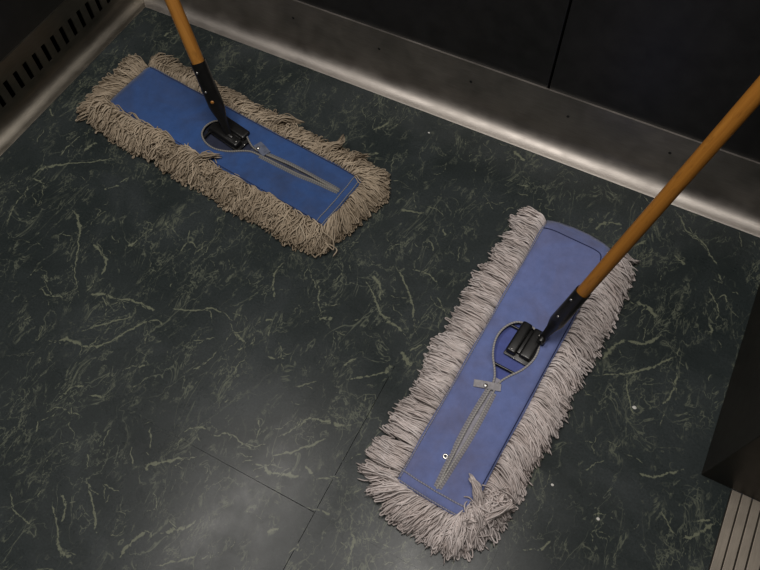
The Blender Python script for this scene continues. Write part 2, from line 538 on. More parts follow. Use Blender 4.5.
vv, vf, va = [], [], []
rng = random.Random(4)
BRANCHES = []
for path in VEINS:                       # hair-thin side branches of the main veins
    for _ in range(rng.randint(0, max(1, len(path) // 2))):
        i = rng.randrange(len(path) - 1)
        t = rng.random()
        a, b = path[i], path[i + 1]
        x, y = a[0] + (b[0] - a[0]) * t, a[1] + (b[1] - a[1]) * t
        ang = math.atan2(b[1] - a[1], b[0] - a[0]) + rng.choice((-1, 1)) * rng.uniform(0.25, 1.0) + rng.choice((0, math.pi))
        br = [(x, y, 1.3)]
        for k in range(rng.randint(2, 4)):
            ang += rng.uniform(-0.55, 0.55)
            x, y = x + 0.011 * math.cos(ang), y + 0.011 * math.sin(ang)
            br.append((x, y, max(0.8, 1.2 - 0.15 * k)))
        if all(p[0] > 0.004 and p[1] < -0.004 and p[0] < 1.58 for p in br):
            BRANCHES.append(br)
HAIRS = []
while len(HAIRS) < 560:                  # short hairline veins, running roughly with two grain directions
    x, y = rng.uniform(0.01, 1.57), rng.uniform(-1.30, -0.01)
    ang = rng.choice((0.35, 1.9, 1.2, 2.6)) + rng.gauss(0, 0.3)
    hr = [(x, y, rng.uniform(0.8, 1.5))]
    for k in range(rng.randint(2, 6)):
        ang += rng.gauss(0, 0.42)
        x, y = x + 0.008 * math.cos(ang), y + 0.008 * math.sin(ang)
        hr.append((x, y, rng.uniform(0.7, 1.4)))
    if all(0.004 < p[0] < 1.58 and p[1] < -0.004 for p in hr):
        HAIRS.append(hr)
NV, NB = len(VEINS), len(BRANCHES)
for iv, path in enumerate(VEINS + BRANCHES + HAIRS):
    peak = rng.uniform(0.78, 1.0) if iv < NV else rng.uniform(0.60, 0.82) if iv < NV + NB else rng.uniform(0.50, 0.80)
    n = max(8, int(sum(math.dist(a[:2], b[:2]) for a, b in zip(path, path[1:])) / 0.0025))
    sp = smooth_path(path, n)
    z = 0.00010 + iv * 0.0000006
    k0 = len(vv)
    tan = np.gradient(sp[:, :2], axis=0)
    tan /= np.linalg.norm(tan, axis=1, keepdims=True) + 1e-9
    for i in range(n):
        nx, ny = -tan[i, 1], tan[i, 0]
        x, y, w = sp[i]
        q = mnoise.noise(Vector((x * 60, y * 60, iv * 3.1))) * 0.0030 + mnoise.noise(Vector((x * 190, y * 190, iv * 1.7))) * 0.0022
        x += nx * q
        y += ny * q
        w = max(0.8, w) * 0.00074 * max(0.25, 0.85 + 1.1 * mnoise.noise(Vector((x * 110, y * 110, 7.7))))
        h = w * 1.3 + 0.0012
        end = min(1.0, 7.0 * min(i, n - 1 - i) / n)
        for s, val in ((-1, 0.0), (0, (0.42 + 0.50 * end) * peak), (1, 0.0)):
            vv.append((x + nx * h * s, y + ny * h * s, z))
            va.append(val)
        if i:
            a = k0 + 3 * (i - 1)
            vf += [(a, a + 1, a + 4, a + 3), (a + 1, a + 2, a + 5, a + 4)]
vein_me = mesh_from('marble_veins', vv, vf)
vein_me.attributes.new('vein', 'FLOAT', 'POINT').data.foreach_set('value', np.array(va, np.float32))
put('marble_veins', vein_me, M['vein'], floor, 'stuff')

# ------------------------------------------------------------------ setting: coved steel bases
COVE = 0.040


def cove_profile(h):
    """(offset from the foot towards the wall, height)"""
    pr = [(-0.0006, 0.0), (-0.0006, 0.0012)]
    for i in range(11):
        a = math.pi / 2 * i / 10
        pr.append((COVE * math.sin(a), 0.0016 + COVE * (1 - math.cos(a))))
    pr += [(COVE, h)]
    return pr


def coved_strip(name, pts_a, pts_b):
    vs, fs = [], []
    n = len(pts_a)
    for a, b in zip(pts_a, pts_b):
        vs += [a, b]
    for i in range(n - 1):
        fs.append((2 * i, 2 * i + 1, 2 * i + 3, 2 * i + 2))
    return vs, fs


HB, HL = 0.151, 0.138
pb = cove_profile(HB)
a = [(-d, d, z) for d, z in pb] + [(-COVE, COVE + 0.004, HB)]
b = [(1.585, d, z) for d, z in pb] + [(1.585, COVE + 0.004, HB)]
vs, fs = coved_strip('x', a, b)
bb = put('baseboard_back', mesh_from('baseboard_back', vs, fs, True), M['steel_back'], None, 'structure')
bb.data.set_sharp_from_angle(angle=math.radians(40))
bb['label'] = 'brushed steel coved base running along the back wall'
scr = bpy.data.meshes.new('screw')
bm = bmesh.new()
add_lathe(bm, [(0.0, 0.0009), (0.0022, 0.0008), (0.0034, 0.0), (0.0034, -0.001)], 12)
bm.to_mesh(scr)
bm.free()
for x in (0.2105, 0.4345, 0.6605, 0.8865, 1.1095, 1.3275):
    o = put('screw', scr, M['screw'], bb)
    o.location = (x, COVE - 0.0002, 0.0985)
    o.rotation_euler = (math.pi / 2, 0, 0)

# left base: same cove, with a row of vent slots above it
pl = cove_profile(HL)[:-1]
Y_END = -1.72
vs, fs = coved_strip('x', [(-d, Y_END, z) for d, z in pl], [(-d, d, z) for d, z in pl])
bm = bmesh.new()
bv = [bm.verts.new(v) for v in vs]
for f in fs:
    bm.faces.new([bv[i] for i in f])
SZ0, SZ1, SW = 0.049, 0.097, 0.0125
slots = [-0.4175 + 0.0317 * i for i in range(-7, 12)]
zc = pl[-1][1]
ycuts = [Y_END]
for y in slots:
    ycuts += [y - SW / 2, y + SW / 2]
ycuts.append(COVE)
for i in range(len(ycuts) - 1):
    y0, y1 = ycuts[i], ycuts[i + 1]
    for z0, z1, isrow in ((zc, SZ0, 0), (SZ0, SZ1, 1), (SZ1, HL, 0)):
        if isrow and i % 2 == 1:
            for q in (((-COVE, y0, z0), (-COVE, y0, z1), (-COVE - 0.003, y0, z1), (-COVE - 0.003, y0, z0)),
                      ((-COVE, y1, z0), (-COVE, y1, z1), (-COVE - 0.003, y1, z1), (-COVE - 0.003, y1, z0)),
                      ((-COVE, y0, z0), (-COVE, y1, z0), (-COVE - 0.003, y1, z0), (-COVE - 0.003, y0, z0)),
                      ((-COVE, y0, z1), (-COVE, y1, z1), (-COVE - 0.003, y1, z1), (-COVE - 0.003, y0, z1))):
                bm.faces.new([bm.verts.new(p) for p in q])
            continue
        bm.faces.new([bm.verts.new(p) for p in ((-COVE, y0, z0), (-COVE, y1, z0), (-COVE, y1, z1), (-COVE, y0, z1))])
bm.faces.new([bm.verts.new(p) for p in ((-COVE, Y_END, HL), (-COVE, COVE, HL), (-COVE - 0.004, COVE, HL), (-COVE - 0.004, Y_END, HL))])
bmesh.ops.remove_doubles(bm, verts=bm.verts, dist=0.00005)
me = bm_mesh('baseboard_left', bm, True)
me.set_sharp_from_angle(angle=math.radians(40))
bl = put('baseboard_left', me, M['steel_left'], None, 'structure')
bl['label'] = 'coved steel base with a row of vent slots on the left wall'

# ------------------------------------------------------------------ setting: walls, ceiling, door
WX, WY = -0.044, 0.044          # faces of the laminate


def box_obj(name, box, mat, parent=None, kind=None, bevel=0.0, label=None):
    bm = bmesh.new()
    add_box(bm, *box, bevel)
    o = put(name, bm_mesh(name, bm), mat, parent, kind)
    if label:
        o['label'] = label
    return o


wb = box_obj('wall_back', (-0.10, 1.80, WY + 0.012, WY + 0.05, 0.0, CEIL_Z), M['void'], None, 'structure', 0, 'black laminate back wall above the steel base')
SEAM = 1.0535
for x0, x1 in ((WX, SEAM - 0.0022), (SEAM + 0.0022, 1.585)):
    box_obj('panel', (x0, x1, WY, WY + 0.012, 0.01, CEIL_Z - 0.002), M['laminate'], wb, None, 0.0015)
wl = box_obj('wall_left', (WX - 0.08, WX - 0.05, -1.75, WY + 0.05, 0.0, CEIL_Z), M['void'], None, 'structure', 0, 'dark laminate left wall above the vented base')
box_obj('panel', (WX - 0.05, WX, -1.74, WY, HL - 0.004, CEIL_Z - 0.002), M['laminate_left'], wl, None, 0.0015)
wr = box_obj('wall_right', (1.5855, 1.80, -0.532, WY + 0.012, 0.0005, CEIL_Z), M['bronze'], None, 'structure', 0.0015, 'dark bronze metal return panel beside the lift doorway')
box_obj('wall_front', (-0.13, 1.86, -1.78, -1.72, -0.02, CEIL_Z), M['laminate'], None, 'structure', 0, 'dark laminate front wall of the lift cab')
box_obj('trim_1', (1.5855, 1.80, -1.72, -1.50, 0.0005, CEIL_Z), M['bronze'], None, 'structure', 0.0015, 'dark bronze door post at the far side of the doorway')
box_obj('door_1', (1.805, 1.84, -1.715, -0.30, 0.004, CEIL_Z - 0.1), M['bronze'], None, 'structure', 0.002, 'dark closed sliding lift door')
box_obj('ceiling', (-0.13, 1.86, -1.78, 0.10, CEIL_Z, CEIL_Z + 0.04), M['ceiling'], None, 'structure', 0, 'painted lift ceiling')

# door sill: grooved aluminium extrusion
sill = bpy.data.objects.new('trim_2', None)
COL.objects.link(sill)
sill.location = (1.64, -1.0, 0)
sill['kind'] = 'structure'
sill['label'] = 'grooved aluminium door sill at the lift entrance'
for x0, x1, top in ((1.640, 1.6552, 0.001), (1.6572, 1.6722, 0.0022), (1.6748, 1.6890, 0.0022), (1.6918, 1.7100, 0.0022), (1.7130, 1.7310, 0.0022), (1.7340, 1.8000, 0.0016)):
    o = box_obj('sill_rib', (x0, x1, -1.50, -0.5325, -0.016, top), M['sill'], sill, None, 0.0006)
    o.location = (-1.64, 1.0, 0)
o = box_obj('sill_base', (1.640, 1.801, -1.50, -0.5325, -0.02, -0.0162), M['void'], sill)
o.location = (-1.64, 1.0, 0)

# housings of the two ceiling strips
for i, (sx, sy, sw, sl, _w) in enumerate(STRIPS):
    bm = bmesh.new()
    t = 0.02
    for bx in ((sx - sw / 2 - t, sx - sw / 2, sy - sl / 2 - t, sy + sl / 2 + t), (sx + sw / 2, sx + sw / 2 + t, sy - sl / 2 - t, sy + sl / 2 + t),
               (sx - sw / 2, sx + sw / 2, sy - sl / 2 - t, sy - sl / 2), (sx - sw / 2, sx + sw / 2, sy + sl / 2, sy + sl / 2 + t)):
        add_box(bm, *bx, CEIL_Z - 0.02, CEIL_Z)
    o = put('light_frame', bm_mesh('light_frame', bm), M['bronze'])
    o['label'] = ('metal frame of the ceiling strip light nearer the vented wall', 'metal frame of the ceiling strip light nearer the doorway')[i]
    o['category'] = 'light fixture'
CRUMBS = [(1.446, -0.468, 0.0030, 'small white crumb on the tiles beside the periwinkle mop, larger and nearer its middle'),
          (1.453, -0.684, 0.0024, 'tiny white crumb on the tiles nearest the door sill'),
          (0.834, -0.053, 0.0020, 'tiny white crumb on the tiles close to the back wall base'),
          (1.364, -0.666, 0.0022, 'pale crumb on the tiles just off the fringed foot of the periwinkle mop')]

# ------------------------------------------------------------------ dust mops
HALF_L, HALF_W = 0.308, 0.071


def catm(pts, n):
    return smooth_path(pts, n)


def hole_outline():
    """keyhole for the swivel plus the long placket slit, as a closed loop in (u, v)"""
    top = [(-0.070, 0.0), (-0.062, 0.022), (-0.040, 0.036), (-0.012, 0.039), (0.018, 0.030), (0.043, 0.014), (0.062, 0.0055),
           (0.090, 0.0040), (0.140, 0.0058), (0.185, 0.0055), (0.235, 0.0030), (0.285, 0.0004)]
    up = catm(top, 70)
    dn = up[::-1].copy()
    dn[:, 1] *= -1
    return up, dn


class Mop:
    pass


def make_mop(spec):
    rs = np.random.RandomState(spec['seed'])
    root = bpy.data.objects.new('dust_mop', None)
    COL.objects.link(root)
    root.location = (*spec['centre'], 0)
    root.rotation_euler = (0, 0, spec['angle'])
    root['label'] = spec['label']
    root['category'] = 'dust mop'
    root['group'] = 'dust mops on the floor'
    inv = Matrix.Rotation(-spec['angle'], 4, 'Z') @ Matrix.Translation((-spec['centre'][0], -spec['centre'][1], 0))
    fab, fab_in, rope, yarn, wood = spec['mats']
    sd = spec['seed'] * 1.37

    def zf(u, v):
        z = 0.0365 + 0.0030 * mnoise.noise(Vector((u * 9, v * 16, sd))) + 0.0011 * mnoise.noise(Vector((u * 30, v * 36, sd + 4)))
        e = max(0.0, (abs(v) - 0.052) / 0.019)
        z -= 0.0030 * e * e
        e = max(0.0, (abs(u) - 0.285) / 0.023)
        z -= 0.0030 * e * e
        if spec['bare_end'] and u < -0.27:                 # end without fringe: cloth rolls down to the floor
            t = min(1.0, (-0.27 - u) / 0.064)
            z = z * (1 - t * t) + 0.008 * t * t
        # wrinkles pulled towards the bottom hem
        z += spec['wrinkle'] * 0.0025 * math.sin(v * 170 + u * 60) * math.exp(-((u - 0.24) / 0.05) ** 2)
        return z

    # --- backing cloth with the keyhole cut out
    out = []
    hl, hw = HALF_L, HALF_W
    if spec['bare_end']:
        for t in np.linspace(-1, 1, 17):
            out.append((-hl - 0.008 - 0.018 * (1 - abs(t) ** 2.6), t * hw))
    else:
        for t in np.linspace(-1, 1, 17):
            out.append((-hl + 0.003 * abs(t) ** 8, t * hw))
    we = spec['foot_half']
    for t in np.linspace(0, 1, 40)[1:]:
        out.append((-hl + 2 * hl * t, hw + (we - hw) * t + 0.0010 * math.sin(t * 22)))
    for t in np.linspace(1, -1, 17)[1:]:
        out.append((hl, t * we))
    for t in np.linspace(1, 0, 40)[1:-1]:
        out.append((-hl + 2 * hl * t, -(hw + (we - hw) * t) - 0.0010 * math.sin(t * 25)))
    up, dn = hole_outline()
    sk = spec['skew']
    hole = [(p[0], p[1] + sk * max(0, p[0])) for p in list(up) + list(dn[1:-1])]
    pts = [Vector(p) for p in out] + [Vector(p) for p in hole]
    no, nh = len(out), len(hole)

    def inside_hole(u, v, pad):
        v -= sk * max(0, u)
        for a, b in zip(up, up[1:]):
            if a[0] - pad <= u <= b[0] + pad and abs(v) < max(a[1], b[1]) + pad:
                return True
        return False
    for u in np.arange(-0.326, 0.302, 0.008):
        for v in np.arange(-0.064, 0.0641, 0.008):
            uu, v2 = u + rs.uniform(-1, 1) * 0.001, v + rs.uniform(-1, 1) * 0.001
            if u < -0.300 and (not spec['bare_end'] or u < -hl - 0.019 * (1 - (abs(v) / hw) ** 2.6)):
                continue
            if abs(v) > min(hw, we) - 0.004 or inside_hole(uu, v2, 0.004):
                continue
            pts.append(Vector((uu, v2)))
    edges = [(i, (i + 1) % no) for i in range(no)] + [(no + i, no + (i + 1) % nh) for i in range(nh)]
    v2, e2, f2, _, _, _ = delaunay_2d_cdt(pts, edges, [], 0, 1e-6)
    fs = []
    hp = [Vector(h) for h in hole]

    def in_poly(c, poly):
        r = False
        j = len(poly) - 1
        for i in range(len(poly)):
            if (poly[i][1] > c[1]) != (poly[j][1] > c[1]) and c[0] < (poly[j][0] - poly[i][0]) * (c[1] - poly[i][1]) / (poly[j][1] - poly[i][1]) + poly[i][0]:
                r = not r
            j = i
        return r
    for f in f2:
        c = sum((v2[i] for i in f), Vector((0, 0))) / len(f)
        if in_poly(c, out) and not in_poly(c, hole):
            fs.append(f)
    me = mesh_from('backing', [(p[0], p[1], zf(p[0], p[1])) for p in v2], fs, True)
    bmx = bmesh.new()
    bmx.from_mesh(me)
    bmesh.ops.recalc_face_normals(bmx, faces=bmx.faces)
    if sum(f.normal.z for f in bmx.faces) < 0:
        bmesh.ops.reverse_faces(bmx, faces=bmx.faces)
    bmx.to_mesh(me)
    bmx.free()
    backing = put('backing', me, fab, root)
    backing['label'] = spec['cloth_label']
    md = backing.modifiers.new('thickness', 'SOLIDIFY')
    md.thickness = 0.0018
    md.offset = -1

    # --- seams, piping, snap tab on the cloth
    def line(name, uv, r, mat, parent=backing, lift=0.0006, n=60, flat=1.0):
        p = catm(uv, n)
        P3 = np.array([[(a, b, zf(a, b) + lift) for a, b in p]])
        return put(name, tubes(name, P3, np.full((1, n), r), 6, None, True), mat, parent)
    for k in range(len(spec['seams'])):
        uv, r, mat = spec['seams'][k]
        line('hem_seam', uv, r, mat)
    loop = [(p[0], p[1] + sk * max(0, p[0])) for p in up[::2]]
    loop2 = [(p[0], p[1] + sk * max(0, p[0])) for p in dn[::2]]
    line('piping', loop2 + loop[1:], 0.0021, rope, n=150)
    for s in (-1, 1):        # tape stitched beside the slit
        q = [(u, sk * u + s * (w + 0.0036)) for u, w in ((0.085, 0.0040), (0.14, 0.0058), (0.185, 0.0055), (0.235, 0.0030), (0.283, 0.0002))]
        p = catm(q, 40)
        vs, ff = [], []
        tg = np.gradient(p, axis=0)
        tg /= np.linalg.norm(tg, axis=1, keepdims=True)
        for i, (a, b) in enumerate(p):
            for kx, dz in ((-0.0034, 0.0003), (-0.0017, 0.0012), (0.0017, 0.0012), (0.0034, 0.0003)):
                x, y = a - tg[i, 1] * kx, b + tg[i, 0] * kx
                vs.append((x, y, zf(x, y) + dz))
            if i:
                o = 4 * (i - 1)
                ff += [(o + j, o + j + 1, o + j + 5, o + j + 4) for j in range(3)]
        m_ = mesh_from('slit_tape', vs, ff, True)
        L = np.repeat(p[:, 0], 4).astype(np.float32)
        m_.attributes.new('along', 'FLOAT', 'POINT').data.foreach_set('value', L)
        put('slit_tape', m_, spec['tape'], backing)
    # placket underlay seen through the slit
    vs, ff = [], []
    for i, u in enumerate(np.linspace(0.055, 0.290, 40)):
        for s in (-0.016, -0.005, 0.006, 0.016):
            v = s + sk * u
            vs.append((u, v, zf(u, v) - 0.0032 + 0.0014 * mnoise.noise(Vector((u * 40, s * 200, sd)))))
        if i:
            o = 4 * (i - 1)
            ff += [(o + j, o + j + 1, o + j + 5, o + j + 4) for j in range(3)]
    put('placket', mesh_from('placket', vs, ff, True), spec['placket'], backing)
    # inner cloth at the bottom of the pocket
    vs, ff = [], []
    us, ws = np.linspace(-0.285, 0.285, 40), np.linspace(-0.060, 0.060, 14)
    for i, u in enumerate(us):
        for j, v in enumerate(ws):
            vs.append((u, v, 0.0250 + 0.0016 * mnoise.noise(Vector((u * 18, v * 22, sd + 9))) - 0.004 * (abs(v) / 0.06) ** 4))
            if i and j:
                o = i * 14 + j
                ff.append((o - 15, o - 1, o, o - 14)[::-1])
    put('lining', mesh_from('lining', vs, ff, True), fab_in, backing)

    # snap tab across the neck of the keyhole
    t0, t1, tw = spec['tab']
    d = np.array(t1) - np.array(t0)
    Ld = np.linalg.norm(d)
    d /= Ld
    nn = np.array([-d[1], d[0]])
    bm = bmesh.new()
    rows = []
    for i in range(9):
        t = i / 8
        row = []
        for s in (-1, -0.8, 0.8, 1):
            q = np.array(t0) + d * Ld * t + nn * s * tw / 2
            row.append((q[0], q[1], zf(q[0], q[1]) + 0.0034 + 0.0012 * math.sin(math.pi * t) - (0.0008 if abs(s) == 1 else 0)))
        rows.append(row)
    bv = [[bm.verts.new(p) for p in r] for r in rows]
    bw = [[bm.verts.new((p[0], p[1], p[2] - 0.0022)) for p in r] for r in rows]
    for i in range(8):
        for j in range(3):
            bm.faces.new((bv[i][j], bv[i + 1][j], bv[i + 1][j + 1], bv[i][j + 1]))
            bm.faces.new((bw[i][j + 1], bw[i + 1][j + 1], bw[i + 1][j], bw[i][j]))
        for j in (0, 3):
            bm.faces.new((bv[i][j], bv[i + 1][j], bw[i + 1][j], bw[i][j]))
    for i in (0, 8):
        for j in range(3):
            bm.faces.new((bv[i][j], bv[i][j + 1], bw[i][j + 1], bw[i][j]))
    tab = put('snap_tab', bm_mesh('snap_tab', bm, False), spec['tab_mat'], root)
    su, sv = spec['snap']
    bm = bmesh.new()
    add_lathe(bm, [(0.0, 0.0030), (0.0022, 0.0028), (0.0040, 0.0016), (0.0046, 0.0004), (0.0046, -0.0008)], 18, Matrix.Translation((su, sv, zf(su, sv) + 0.0046)))
    put('snap_button', bm_mesh('snap_button', bm, True), M['brass'], tab)
    if spec['socket']:
        su, sv = spec['socket']
        bm = bmesh.new()
        add_lathe(bm, [(0.0023, 0.0), (0.0023, 0.0022), (0.0034, 0.0028), (0.0050, 0.0022), (0.0056, 0.0006), (0.0056, -0.0008)], 20, Matrix.Translation((su, sv, zf(su, sv) + 0.0002)))
        so = put('snap_socket', bm_mesh('snap_socket', bm, True), M['brass'], root)
        bm = bmesh.new()
        add_lathe(bm, [(0.0, 0.0008), (0.0024, 0.0008), (0.0024, -0.0005)], 14, Matrix.Translation((su, sv, zf(su, sv) + 0.0002)))
        put('snap_hole', bm_mesh('snap_hole', bm), M['screw'], so)

    # --- pad under the cloth
    bm = bmesh.new()
    add_box(bm, -0.296, 0.296, -0.062, 0.062, 0.0008, 0.0205, 0.008, 3)
    put('pad', bm_mesh('pad', bm, True), yarn, root)

    # --- wire frame seen in the keyhole
    rods = [[(0.030, -0.048, 0.0315), (0.030, 0.052, 0.0315)], [(-0.055, -0.048, 0.0310), (-0.055, 0.052, 0.0310)]]
    for a, b in rods:
        P3 = np.array([smooth_path([a, tuple((np.array(a) + b) / 2), b], 8)])
        put('wire_rod', tubes('wire_rod', P3, np.full((1, 8), 0.0026), 8), M['black'], root)

    # --- swivel clip
    cu, cv, ca = spec['clip']
    cm = Matrix.Translation((cu, cv, 0)) @ Matrix.Rotation(ca, 4, 'Z') @ Matrix.Diagonal((*spec['clip_scale'], 1, 1))
    bm = bmesh.new()
    add_box(bm, -0.037, 0.037, -0.021, 0.021, 0.0295, 0.0325, 0.001, 2, cm)
    add_box(bm, -0.033, 0.034, -0.020, -0.0035, 0.033, 0.0465, 0.004, 3, cm)
    add_box(bm, -0.033, 0.030, 0.0005, 0.020, 0.033, 0.0435, 0.004, 3, cm)
    add_box(bm, -0.026, 0.026, -0.006, 0.004, 0.0325, 0.0395, 0.0015, 2, cm)
    clip = put('swivel_clip', bm_mesh('swivel_clip', bm, True), M['black'], root)
    clip.data.set_sharp_from_angle(angle=math.radians(35))
    rv = bmesh.new()
    add_lathe(rv, [(0.0, 0.0014), (0.0018, 0.0010), (0.0026, 0.0), (0.0026, -0.001)], 12)
    rme = bm_mesh('rivet', rv, True)
    rme.materials.append(M['rivet'])
    for a, b, z in ((0.028, -0.012, 0.0466), (-0.022, 0.012, 0.0436), (0.036, -0.003, 0.0328)):
        o = put('rivet', rme, None, clip)
        o.location = cm @ Vector((a, b, z))
        o.scale = (0.8, 0.8, 0.8)

    # --- neck, socket and handle, along the axis of the handle
    B = inv @ Vector(spec['axis_base'])
    dW = Vector(spec['axis_dir']).normalized()
    dL = inv.to_3x3() @ dW
    # flat faces of the socket turned towards the viewer's side
    ref = inv.to_3x3() @ Vector(spec['flat_normal'])
    zx = dL.normalized()
    yx = (ref - zx * ref.dot(zx)).normalized()
    xx = yx.cross(zx)
    ax = Matrix(((xx.x, yx.x, zx.x, B.x), (xx.y, yx.y, zx.y, B.y), (xx.z, yx.z, zx.z, B.z), (0, 0, 0, 1)))
    rw = spec['handle_r']
    s0 = spec['socket_full']
    s1 = spec['wood_start']
    secs = [(-0.026, 0.0065, 0.0050), (-0.012, 0.0068, 0.0045), (s0 * 0.35, 0.0092, 0.0050), (s0 * 0.75, rw * 1.10, 0.0075), (s0, rw * 1.22, rw * 0.95),
            (s0 + 0.012, rw * 1.22, rw * 1.10), (s1 * 0.7, rw * 1.17, rw * 1.13), (s1 + 0.004, rw * 1.16, rw * 1.15)]
    bm = bmesh.new()
    rings = []
    for s, rx, ry in secs:
        rings.append([bm.verts.new((rx * math.copysign(abs(math.cos(t)) ** 0.8, math.cos(t)), ry * math.copysign(abs(math.sin(t)) ** 0.8, math.sin(t)), s)) for t in [2 * math.pi * i / 20 for i in range(20)]])
    rings.append([bm.verts.new((v.co.x * 0.84, v.co.y * 0.84, s1 + 0.003)) for v in rings[-1]])
    rings.append([bm.verts.new((v.co.x, v.co.y, s1 - 0.02)) for v in rings[-1]])
    for a, b in zip(rings, rings[1:]):
        for i in range(20):
            bm.faces.new((a[i], a[(i + 1) % 20], b[(i + 1) % 20], b[i]))
    bm.faces.new(rings[0][::-1])
    bmesh.ops.transform(bm, matrix=ax, verts=bm.verts)
    so = put('socket', bm_mesh('socket', bm, True), M['black'], root)
    so.data.set_sharp_from_angle(angle=math.radians(50))
    for s, side in spec['rivets']:
        o = put('rivet', rme, None, so)
        o.matrix_world = Matrix.Identity(4)
        loc = ax @ Vector((side * rw, rw * 1.10, s))
        o.location = loc
        o.rotation_euler = yx.to_track_quat('Z', 'Y').to_euler()
    if spec['peep']:
        s, side = spec['peep']
        bm = bmesh.new()
        add_lathe(bm, [(0.0, 0.0012), (0.0036, 0.0010), (0.0042, -0.003)], 14)
        o = put('socket_hole', bm_mesh('socket_hole', bm, True), wood, so)
        o.location = ax @ Vector((side * rw, rw * 1.09, s))
        o.rotation_euler = yx.to_track_quat('Z', 'Y').to_euler()
        o['label'] = 'orange wood showing through a hole'
    # pivot pin between clip and neck
    bm = bmesh.new()
    pc = ax @ Vector((0, 0, -0.020))
    add_lathe(bm, [(0.0, 0.011), (0.0065, 0.011), (0.0075, 0.009), (0.0075, -0.009), (0.0065, -0.011), (0.0, -0.011)], 16, Matrix.Translation(pc) @ Matrix.Rotation(ca, 4, 'Z') @ Matrix.Rotation(math.pi / 2, 4, 'Y'))
    put('pivot', bm_mesh('pivot', bm, True), M['black'], root).data.set_sharp_from_angle(angle=math.radians(40))
    end = spec['handle_end']
    bm = bmesh.new()
    prof = [(0.0, s1 - 0.022), (rw * 0.9, s1 - 0.022), (rw * 0.97, s1), (rw, s1 + 0.01)] + [(rw * (1 + 0.012 * math.sin(k * 1.7)), s1 + 0.01 + (end - s1 - 0.03) * k / 14) for k in range(1, 15)]
    prof += [(rw * 0.9, end - 0.008), (rw * 0.6, end - 0.002), (0.0, end)]
    add_lathe(bm, prof, 28)
    ho = put('handle', bm_mesh('handle', bm, True), wood, root)
    ho.matrix_local = ax
    ho['label'] = 'varnished wooden handle'

    # --- yarn fringe
    sets = []

    def bundle(pts, r, tint, k):
        sets.append((np.array(pts), r, tint, k))

    def clump_noise(s, f, ph):
        return mnoise.noise(Vector((s * f, ph, sd)))
    P9, R9, T9 = [], [], []
    K = 15

    def emit(path, r, tint):
        p = smooth_path(path, K)
        p[:, 2] = np.maximum(p[:, 2], 0.0019)
        rr = np.full(K, r)
        rr[-1] *= 0.5
        P9.append(p)
        R9.append(rr)
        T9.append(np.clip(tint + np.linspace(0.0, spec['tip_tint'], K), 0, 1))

    for seg in spec['fringe']:
        (a0, n0), (a1, n1) = seg['from'], seg['to']
        L = math.dist(a0, a1) + seg.get('fan', 0)
        count = int(L / 0.0026 * seg.get('density', 1.0)) * spec['layers']
        for i in range(count):
            t = rs.rand()
            base = np.array(a0) * (1 - t) + np.array(a1) * t
            nrm = np.array(n0) * (1 - t) + np.array(n1) * t
            nrm /= np.linalg.norm(nrm)
            tanv = np.array([-nrm[1], nrm[0]])
            s_along = t * L + seg['phase']
            lay = rs.rand()
            cw = seg.get('clump', 0.020)
            ci = math.floor(s_along / cw + 0.35 * clump_noise(s_along, 30, 3.3))
            cc = (ci + 0.5) * cw
            pull = (cc - s_along)
            crs = random.Random(ci * 7919 + int(seg['phase'] * 1000) + spec['seed'])
            clen, cskew, chigh = crs.uniform(-1, 1), crs.uniform(-1, 1), crs.uniform(-1, 1)
            ln = seg['len'] * (1 + 0.10 * clen + 0.08 * rs.randn()) * (1 + 0.10 * clump_noise(s_along, 12, 1.1))
            ln *= 0.90 + 0.10 * (1 - lay)
            skew = seg['skew'] + seg.get('skew_var', 0.25) * cskew + seg.get('mess', 0.12) * rs.randn()
            dirv = nrm * math.cos(skew) + tanv * math.sin(skew)
            side = np.array([-dirv[1], dirv[0]])
            z0 = 0.006 + 0.023 * lay
            top = z0 + (0.003 + 0.008 * lay) * seg.get('puff', 1.0) * (1 + 0.35 * chigh)
            zend = 0.002 + 0.016 * lay * lay + 0.006 * rs.rand()
            wig = seg.get('wig', 0.004)
            w1, w2 = wig * rs.randn(), wig * rs.randn()
            curl = seg.get('curl', 0.0) * (0.6 + 0.8 * rs.rand())
            b0 = base - nrm * 0.002
            cp = tanv * pull * seg.get('gather', 0.5)

            def pt(f, lat, z):
                q = b0 + dirv * (ln + 0.002) * f + side * (lat + curl * f * f) + cp * f * f
                return (q[0], q[1], z)
            path = [pt(0.0, 0, z0), pt(0.22, w1 * 0.4, top), pt(0.5, w1, top * 0.90 + 0.0015 * rs.randn()), pt(0.78, w2, (top + zend) * 0.52), pt(1.0, w2 * 0.6, zend)]
            if rs.rand() < spec['loops']:                     # looped yarn: turns round and runs back under itself
                g = 0.0045 * (1 if rs.rand() < 0.5 else -1)
                path[-1] = pt(0.97, w2 * 0.6, zend)
                path += [pt(1.0, w2 * 0.6 + g * 0.6, zend * 0.9), pt(0.94, w2 * 0.5 + g, zend + 0.001), pt(0.70, w1 + g * 1.1, max(0.003, (top + zend) * 0.40))]
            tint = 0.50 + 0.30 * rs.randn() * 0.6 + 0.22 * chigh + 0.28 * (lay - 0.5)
            emit(path, spec['yarn_r'] * (0.85 + 0.3 * rs.rand()), tint)
    for (q0, q1, q2, wid, cnt, z0, z1) in spec['tufts']:      # loose locks of yarn
        q0, q1, q2 = map(np.array, (q0, q1, q2))
        for i in range(cnt):
            o1, o2, o3 = rs.randn(2) * wid * 0.5, rs.randn(2) * wid * 0.5, rs.randn(2) * wid * 0.30
            e = q2 + (q2 - q1) * rs.uniform(-0.3, 0.12)
            h = abs(rs.randn()) * 0.006
            emit([(*(q0 + o1), z0), (*((q0 + q1) / 2 + (o1 + o2) / 2), z0 + 0.006 + h), (*(q1 + o2), (z0 + z1) / 2 + 0.008 + h), (*(e + o3), z1 + rs.rand() * 0.006)], spec['yarn_r'] * 0.95, 0.55 + 0.2 * rs.randn())
